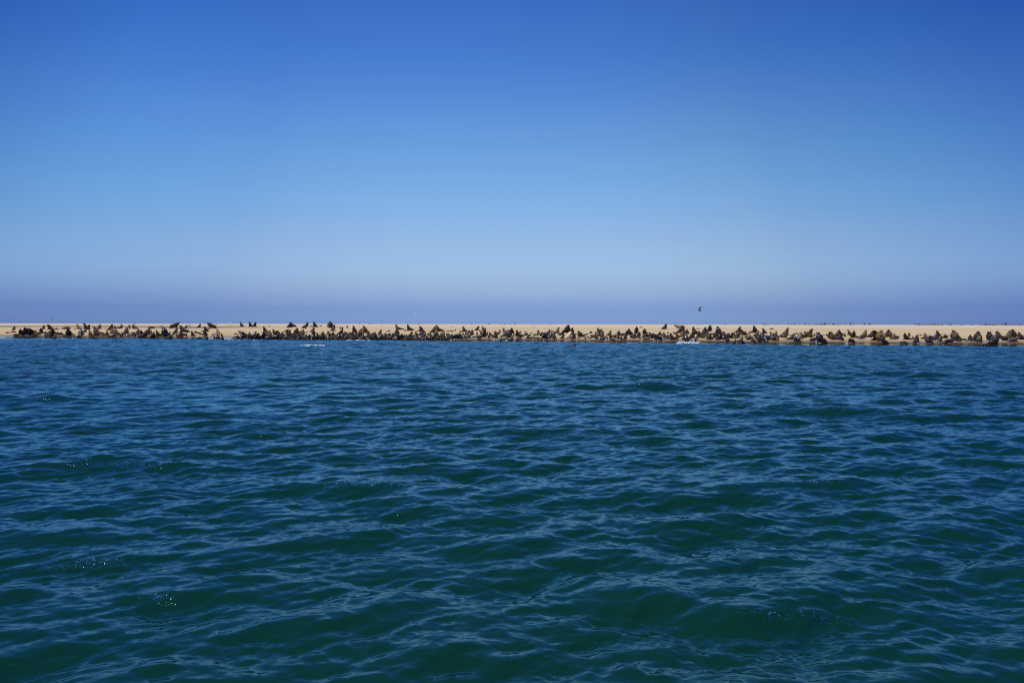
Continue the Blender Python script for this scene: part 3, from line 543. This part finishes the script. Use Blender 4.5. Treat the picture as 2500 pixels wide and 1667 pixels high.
# everything smaller than those, and the far herd on the skyline: one mass
fm, ft, fp = mat("fur_far_herd"); fp.inputs['Roughness'].default_value = .8
fn = noise(ft, 0.9, 2, ft.nodes.new("ShaderNodeNewGeometry").outputs['Position'])
ft.links.new(ramp(ft, [(.4,(.014,.011,.010)), (.6,(.06,.045,.032))], fn.outputs[0]).outputs[0], fp.inputs['Base Color'])
bm = bmesh.new()
low = {}
def low_mesh(me):
    if me.name not in low:
        o = bpy.data.objects.new("tmp", me); C.objects.link(o)
        md = o.modifiers.new("d", 'DECIMATE'); md.ratio = 0.12
        dg = bpy.context.evaluated_depsgraph_get(); dg.update()
        low[me.name] = bpy.data.meshes.new_from_object(o.evaluated_get(dg))
        C.objects.unlink(o); bpy.data.objects.remove(o)
    return low[me.name]
def add_low(me, loc, yaw, s):
    n0 = len(bm.verts); bm.from_mesh(low_mesh(me)); bm.verts.ensure_lookup_table()
    M = Matrix.Translation(loc) @ Matrix.Rotation(yaw, 4, 'Z') @ Matrix.Scale(s, 4)
    for v in bm.verts[n0:]: v.co = M @ v.co
for i, q in enumerate(SEALS):
    if i not in near: add_low(q['me'], (q['loc'][0], q['loc'][1], q['loc'][2]-.01), q['yaw'], q['scale'])
# the tightly packed animals at the water's edge, between and behind the ones told apart
for (xa, xb, ya, yb, n_) in [(600,800,822,828,42), (800,1000,822,829,52), (990,1130,822,829.5,38), (70,330,816,822,18), (330,460,818,824,10), (640,760,814,821,8), (850,960,817,822,10), (1210,1260,815,822,6), (1430,1600,822,828,10), (1690,1790,818,828,10), (1840,1900,820,830,9)]:
    for _ in range(n_):
        k = random.choice(['sit', 'lump', 'lump', 'lie']); px, py = random.uniform(xa, xb), random.uniform(ya, yb)
        lx, ly, lz = ground_at(px, py); s = {'sit': 9.5, 'lump': 11, 'lie': 15}[k]*random.uniform(.8, 1.15)*ly/F
        add_low(random.choice(TPL[k]), (lx, ly, lz-.01), random.uniform(0, 6.28), s)
FAR = [(878,1),(903,1),(1151,2),(1195,1),(1222,3),(1232,4),(1245,2),(1257,2),(1343,1),(1648,1),(1770,1)]
FAR += [(xx, 3) for xx in range(1860, 1880, 4)] + [(1894,4),(1902,3),(1924,4),(1930,3),(1936,4),(1941,5),(1952,3),(1962,3),(1966,5),(1974,3),(1978,3),(1988,3),(1994,3),(1999,3),(2003,3),(2007,4),(2012,5),(2014,5),(2020,4),(2024,4),(2034,5),(2038,3),(2045,3),(2053,3),(2063,4),(2076,6),(2083,3),(2110,5),(2123,6)]
FAR += [(xx, random.choice([2,3,3,4])) for xx in range(2234, 2292, 5)] + [(2281,5),(2300,3),(2315,3),(2321,5),(2328,4),(2345,5),(2350,5),(2374,3)] + [(xx, random.choice([2,3,3,4])) for xx in range(2394, 2500, 6)] + [(2406,6),(2427,4),(2446,4),(2455,7),(2478,4),(2490,3)]
for xx, hpx in FAR:
    yy = random.uniform(330, 405); xw = (xx-1250)/F*yy
    lie = hpx <= 3
    add_low(random.choice(TPL['lie'] if lie else TPL['sit']), (xw, yy, float(beach_z(xw, yy))), random.uniform(0, 6.28), (1.6 if lie else .20*hpx)*random.uniform(.8, 1.2))
me = bpy.data.meshes.new("seal_herd"); bm.to_mesh(me); bm.free(); me.materials.clear(); me.materials.append(fm); me.shade_smooth()
for p_ in me.polygons: p_.material_index = 0
tag(link("seal_herd", me), "small and far off seals of the colony scattered over the sand up to the skyline", "seals", "fur seals hauled out on the sand spit", "stuff")

# ------------------------------------------------------------------ birds
def simple_mat(name, col, rough=.6, scale=6, var=.15):
    m, t, p = mat(name)
    tc = t.nodes.new("ShaderNodeTexCoord"); n = noise(t, scale, 3, tc.outputs['Object'])
    a = tuple(c*(1-var) for c in col); b = tuple(min(1, c*(1+var)) for c in col)
    t.links.new(ramp(t, [(.3, a), (.7, b)], n.outputs[0]).outputs[0], p.inputs['Base Color']); p.inputs['Roughness'].default_value = rough
    return m
WHITE = simple_mat("white_feathers", (.90,.90,.89), var=.04); GREY = simple_mat("dark_feathers", (.035,.034,.036)); MIDG = simple_mat("grey_feathers", (.30,.31,.33)); BROWN = simple_mat("brown_feathers", (.16,.12,.10)); LEGS = simple_mat("gull_legs", (.35,.25,.08)); PALE = simple_mat("pale_feathers", (.5,.45,.42))
def mesh_of(name, fn, m, parent=None):
    bm = bmesh.new(); fn(bm); me = bpy.data.meshes.new(name); bm.to_mesh(me); bm.free(); me.shade_smooth(); me.materials.append(m)
    return link(name, me, parent)
def body_fn(bm):   # body, neck, head and bill in one skin, facing +X, length about 1
    loft(bm, smooth_pts([(-.55,.42,0,.02,.01),(-.42,.42,0,.07,.05),(-.2,.44,0,.14,.14),(.02,.5,0,.16,.17),(.15,.58,0,.12,.13),(.2,.68,0,.085,.085),(.24,.77,0,.085,.085),(.30,.79,0,.06,.06),(.36,.775,0,.02,.022),(.42,.765,0,.012,.014)], 3), 12)
def leg_fn(s):
    def f(bm): loft(bm, [(.02,.42,s*.05,.02,.02),(.03,.2,s*.05,.014,.014),(.02,.02,s*.05,.014,.014)], 6); loft(bm, [(.0,.01,s*.05,.02,.01),(.12,.01,s*.06,.04,.01)], 6)
    return f
def folded(s):
    def f(bm): loft(bm, smooth_pts([(.08,.55,s*.13,.03,.08),(-.1,.5,s*.16,.03,.11),(-.35,.46,s*.12,.025,.07),(-.62,.43,s*.05,.012,.02)], 2), 8)
    return f
GULLS = [(331,795,"white gull standing by the dark seal, leftmost of the gulls",10,.9), (394,799.5,"white gull standing alone on bare sand right of the leftmost gull",80,1), (463,799,"white gull with dark back standing right of the round dark seal",20,.95), (530,796,"white gull standing behind the bull striding left",0,1.), (562,795.8,"white gull standing alone on bare sand, rightmost of the standing gulls",95,1.05)]
g0 = None
for px, py, lab, yaw, s in GULLS:
    lx, ly, lz = ground_at(px, py)
    root = bpy.data.objects.new("gull", None); C.objects.link(root)
    if g0 is None:
        body = mesh_of("body", body_fn, WHITE, root)
        for s_ in (-1, 1): mesh_of("wing", folded(s_), MIDG, root); mesh_of("leg", leg_fn(s_), LEGS, root)
        g0 = root
    else:
        for ch in list(g0.children):
            c = ch.copy(); C.objects.link(c); c.parent = root
    root.location = (lx, ly, lz); root.rotation_euler = (0, 0, R(yaw)); root.scale = (.82*s,)*3
    tag(root, lab, "gull", "gulls standing on the sand")
def wing_pts(s, up, sweep=0.0, curl=0.0):
    return lambda bm: loft(bm, smooth_pts([(.08,.5,s*.08,.03,.10),(.06+sweep*.3,.5+up*.35,s*.35,.022,.13),(-.02+sweep*.6,.5+up*.72,s*(.68-curl*.1),.016,.11),(-.16+sweep,.5+up*.98,s*(1.0-curl*.35),.012,.05),(-.24+sweep,.5+up*1.08,s*(1.12-curl*.45),.008,.02)], 2), 8)
def wing_mesh(name, s, up, m, parent, **k):
    # a broad thin wing: chord runs along the body
    bm = bmesh.new()
    P = [(.10,.5,.08,.11),(.09,.5+up*.35,.35,.13),(.03,.5+up*.72,.68-k.get('curl',0)*.1,.11),(-.10,.5+up*.98,1.0-k.get('curl',0)*.35,.06),(-.2,.5+up*1.08,1.14-k.get('curl',0)*.45,.015)]
    top, bot = [], []
    for (x_, z_, y_, c_) in P:
        row = []
        for f, th in ((1, 0), (.45, .018), (-.35, .014), (-1, 0)):
            row.append((x_ + c_*f, s*y_, z_ + th))
        top.append([bm.verts.new(v) for v in row]); bot.append([bm.verts.new((v[0], v[1], v[2]-.022)) for v in row])
    n = len(P)
    for i in range(n-1):
        for j in range(3):
            bm.faces.new((top[i][j], top[i+1][j], top[i+1][j+1], top[i][j+1])); bm.faces.new((bot[i][j+1], bot[i+1][j+1], bot[i+1][j], bot[i][j]))
        bm.faces.new((top[i][0], bot[i][0], bot[i+1][0], top[i+1][0])); bm.faces.new((top[i+1][3], bot[i+1][3], bot[i][3], top[i][3]))
    for r_ in (0, n-1):
        for j in range(3): bm.faces.new((top[r_][j], top[r_][j+1], bot[r_][j+1], bot[r_][j]) if r_ == 0 else (top[r_][j+1], top[r_][j], bot[r_][j], bot[r_][j+1]))
    bmesh.ops.recalc_face_normals(bm, faces=bm.faces)
    me = bpy.data.meshes.new(name); bm.to_mesh(me); bm.free(); me.materials.append(m); me.shade_smooth()
    return link(name, me, parent)
def fly_body(bm):
    loft(bm, smooth_pts([(-.5,.5,0,.02,.012),(-.34,.5,0,.09,.06),(-.1,.49,0,.12,.11),(.12,.5,0,.12,.12),(.28,.53,0,.075,.075),(.36,.545,0,.075,.075),(.43,.54,0,.045,.045),(.52,.525,0,.014,.016)], 3), 12)
def tail_fn(bm):
    loft(bm, [(-.38,.5,0,.07,.035),(-.55,.49,0,.10,.02),(-.68,.48,0,.12,.012)], 8)
def flier(px, py, dist, yaw, s, lab, bodym, wingm, tailm, ups, roll=0, group=None, pitch=0):
    d = ray(px, py); root = bpy.data.objects.new("flying_gull", None); C.objects.link(root)
    mesh_of("body", fly_body, bodym, root); mesh_of("tail", tail_fn, tailm, root)
    for sgn, up in zip((-1, 1), ups): wing_mesh("wing", sgn, up, wingm, root, curl=abs(up))
    root.location = (d[0]*dist, dist, CAM_H + d[2]*dist - .5*s); root.rotation_euler = (R(roll), R(pitch), R(yaw)); root.scale = (s,)*3
    tag(root, lab, "gull", group)
flier(1708, 758, 78, 176, .50, "dark gull flying over the colony with wings raised and white tail", GREY, BROWN, WHITE, (.95, .8), pitch=-6)
flier(1302, 797.5, 92, 95, .56, "gull with spread dark wings about to land on the sand", PALE, GREY, WHITE, (.42, .62), roll=10)
flier(1181, 730.5, 600, 30, .7, "tiny distant bird high in the haze, upper of two", GREY, GREY, PALE, (.5, .5))
flier(1174, 742, 600, 30, .7, "tiny distant bird high in the haze, lower of two", GREY, GREY, PALE, (.3, .5))

# ------------------------------------------------------------------ sailing boat moored beyond the spit
GEL = simple_mat("white_gelcoat", (.8,.82,.85), .3, 2, .04); MAST = simple_mat("mast_paint", (.85,.88,.92), .35, 2, .04); CAN = simple_mat("boom_cover", (.03,.06,.12), .8)
BD = 640.; bx = ray(1018, 789)[0]*BD
boat = bpy.data.objects.new("sailing_boat", None); C.objects.link(boat); boat.location = (bx, BD, 0); boat.rotation_euler = (0, 0, R(168))
tag(boat, "white sailing boat with a tall bare leaning mast moored behind the spit", "sailing boat")
def hull(bm):
    st = [(-4.6,1.0,1.25,.15),(-3.5,1.35,1.22,-.25),(-1.5,1.6,1.2,-.5),(0.8,1.55,1.27,-.5),(3.0,1.0,1.4,-.35),(4.5,.35,1.6,0),(5.2,.03,1.75,.6)]
    rings = []
    for x_, hw, zt, zb in st:
        rings.append([bm.verts.new((x_, a*hw, zt + (zb-zt)*b)) for a, b in ((-1,0),(-.95,.4),(-.7,.75),(0,1),(.7,.75),(.95,.4),(1,0))])
    for a, b in zip(rings, rings[1:]):
        for k in range(6): bm.faces.new((a[k], a[k+1], b[k+1], b[k]))
        bm.faces.new((a[6], a[0], b[0], b[6]))
    bm.faces.new(rings[0]); bm.faces.new(rings[-1][::-1]); bmesh.ops.recalc_face_normals(bm, faces=bm.faces)
mesh_of("hull", hull, GEL, boat)
mesh_of("cabin", lambda bm: loft(bm, [(-1.6,1.3,0,.9,.35),(-1.2,1.4,0,1.0,.5),(1.4,1.4,0,.85,.45),(2.2,1.3,0,.6,.2)], 12), GEL, boat)
mesh_of("mast", lambda bm: loft(bm, [(.3+.9*k/12, 1.2+k, 0, .26-.006*k, .26-.006*k) for k in range(13)], 10), MAST, boat)
mesh_of("boom", lambda bm: loft(bm, [(.3,2.5,0,.16,.2),(-1.8,2.45,0,.16,.22),(-4.0,2.35,0,.1,.12)], 8), CAN, boat)
mesh_of("forestay", lambda bm: loft(bm, [(5.1,1.75,0,.02,.02),(1.2,13.1,0,.02,.02)], 5), MAST, boat)
mesh_of("backstay", lambda bm: loft(bm, [(-4.5,1.3,0,.02,.02),(1.2,13.1,0,.02,.02)], 5), MAST, boat)

# ------------------------------------------------------------------ red beacon far off on the spit
RED = simple_mat("faded_red_paint", (.22,.07,.10), .7); POLE = simple_mat("pale_pole", (.30,.28,.34), .7)
ky = 410.; kx = ray(127.5, 789)[0]*ky; kz = float(beach_z(kx, ky))
bc = bpy.data.objects.new("beacon", None); C.objects.link(bc); bc.location = (kx, ky, kz)
tag(bc, "small faded red beacon on a thin pole far off at the left skyline", "beacon")
mesh_of("pole", lambda bm: loft(bm, [(0,0,0,.06,.06),(.1,3.6,0,.05,.05)], 8), POLE, bc)
mesh_of("top_mark", lambda bm: loft(bm, [(-.35,3.55,0,.12,.12),(.15,3.6,0,.16,.2),(.75,3.7,0,.1,.08)], 8), RED, bc)
mesh_of("marker_cone", lambda bm: loft(bm, [(0,2.3,0,.04,.04),(0,2.9,0,.34,.34),(0,3.0,0,.3,.3)], 10), RED, bc)

# ------------------------------------------------------------------ white water thrown up by the seals
FO, ft2, fp2 = mat("foam"); fp2.inputs['Roughness'].default_value = .7
ft2.links.new(ramp(ft2, [(.35,(.42,.48,.55)), (.6,(.74,.77,.79))], noise(ft2, 5, 4, ft2.nodes.new("ShaderNodeNewGeometry").outputs['Position']).outputs[0]).outputs[0], fp2.inputs['Base Color'])
def splash(name, x1, x2, py, hpx, n, lab, thin=False, seed=3):
    r = random.Random(seed); bm = bmesh.new()
    for i in range(n):
        u = r.random(); d = ray(x1+(x2-x1)*u, py); yy = CAM_H/-d[2] + r.gauss(0, .9 if thin else .45)
        amp = (0.25+.75*abs(math.sin(u*7.3+seed)))*math.sin(math.pi*min(1, max(0, .06+u*.9)))**.5
        zz = abs(r.gauss(0, .5))*hpx*amp*yy/F
        sz = r.uniform(.02, .07)*(1.5 if zz < .12 else .8)
        M = Matrix.Translation((d[0]*yy, yy, min(zz, .9))) @ Matrix.Rotation(r.uniform(0, 3), 4, 'Z') @ Matrix.Diagonal((sz*r.uniform(1.2, 4), sz*r.uniform(1, 2), sz*r.uniform(.4, 1), 1))
        bmesh.ops.create_icosphere(bm, subdivisions=1, radius=1, matrix=M)
    me = bpy.data.meshes.new(name); bm.to_mesh(me); bm.free(); me.materials.append(FO); me.shade_smooth()
    tag(link(name, me), lab, "splash", None, "stuff")
splash("splash", 1654, 1708, 838.6, 6.0, 750, "bright white splash where seals enter the shallows")
splash("foam", 736, 792, 843.5, 1.0, 34, "thin pale streak of foam on the water below the colony", True, 5)
for k_, (xa, xb, py_, n_, lab_) in enumerate([(846, 903, 831.0, 24, "thin line of wash left of the white mast"), (1098, 1168, 829.6, 90, "low broken wash on wet sand right of the white mast"), (1205, 1242, 830.2, 30, "low wash beside two small seals in the shallows"), (560, 640, 829.8, 14, "thin wash line left of the packed seals")]):
    splash("wash", xa, xb, py_, .8, n_, lab_, True, 11+k_)
s_ = random.Random(4)
for k, (px, py, L_) in enumerate([(1000,844.8,95),(1390,845,85)]):
    d = ray(px, py); yy = CAM_H/-d[2]
    o = link("seal", TPL['swim'][0]); o.material_slots[0].link = 'OBJECT'; o.material_slots[0].material = FUR['d']
    sc3 = 1.5; o.location = (d[0]*yy, yy, -.10); o.rotation_euler = (0, 0, R(8 if k else 172)); o.scale = (sc3,)*3
    tag(o, ["dark seal swimming alone in open water below the white mast", "dark seal swimming alone in open water below the cream seal"][k], "seal", "seals swimming off the beach")

# a small bird afloat and a drift of kelp
d = ray(1377, 872); yy = CAM_H/-d[2]
fb = bpy.data.objects.new("gull", None); C.objects.link(fb)
mesh_of("body", lambda bm: loft(bm, smooth_pts([(-.5,.12,0,.02,.02),(-.36,.10,0,.09,.07),(-.1,.05,0,.15,.13),(.12,.06,0,.14,.13),(.22,.17,0,.08,.08),(.26,.28,0,.075,.075),(.33,.29,0,.05,.05),(.42,.27,0,.014,.016)], 3), 12), BROWN, fb)
mesh_of("breast", lambda bm: loft(bm, smooth_pts([(.06,.10,0,.10,.08),(.17,.12,0,.10,.09),(.24,.20,0,.07,.06)], 3), 10), WHITE, fb)
fb.location = (d[0]*yy, yy, 0.0); fb.rotation_euler = (0, 0, R(-70)); fb.scale = (.45,)*3
tag(fb, "small dark bird with white breast floating alone on open water", "gull")
KE = simple_mat("kelp_red_brown", (.045,.010,.014), .35, 9, .4)
d = ray(78, 911); yy = CAM_H/-d[2]
def kelp(bm):
    r = random.Random(8)
    for k in range(9):
        a = r.uniform(-.25, .25); x0_, y0_ = r.uniform(-.7, .3), r.uniform(-.22, .22); L_ = r.uniform(.5, 1.0)
        loft(bm, smooth_pts([(x0_ + L_*u, .012 + .02*math.sin(u*5+k), y0_ + a*L_*u + .04*math.sin(u*6+k), .075*math.sin(math.pi*min(.97, u+.06))+.01, .012) for u in (0, .25, .5, .75, 1)], 2), 8)
kp = mesh_of("kelp", kelp, KE); kp.location = (d[0]*yy, yy, 0.035); kp.scale = (.62,)*3
tag(kp, "dark red brown kelp drifting on the water at far left", "kelp")
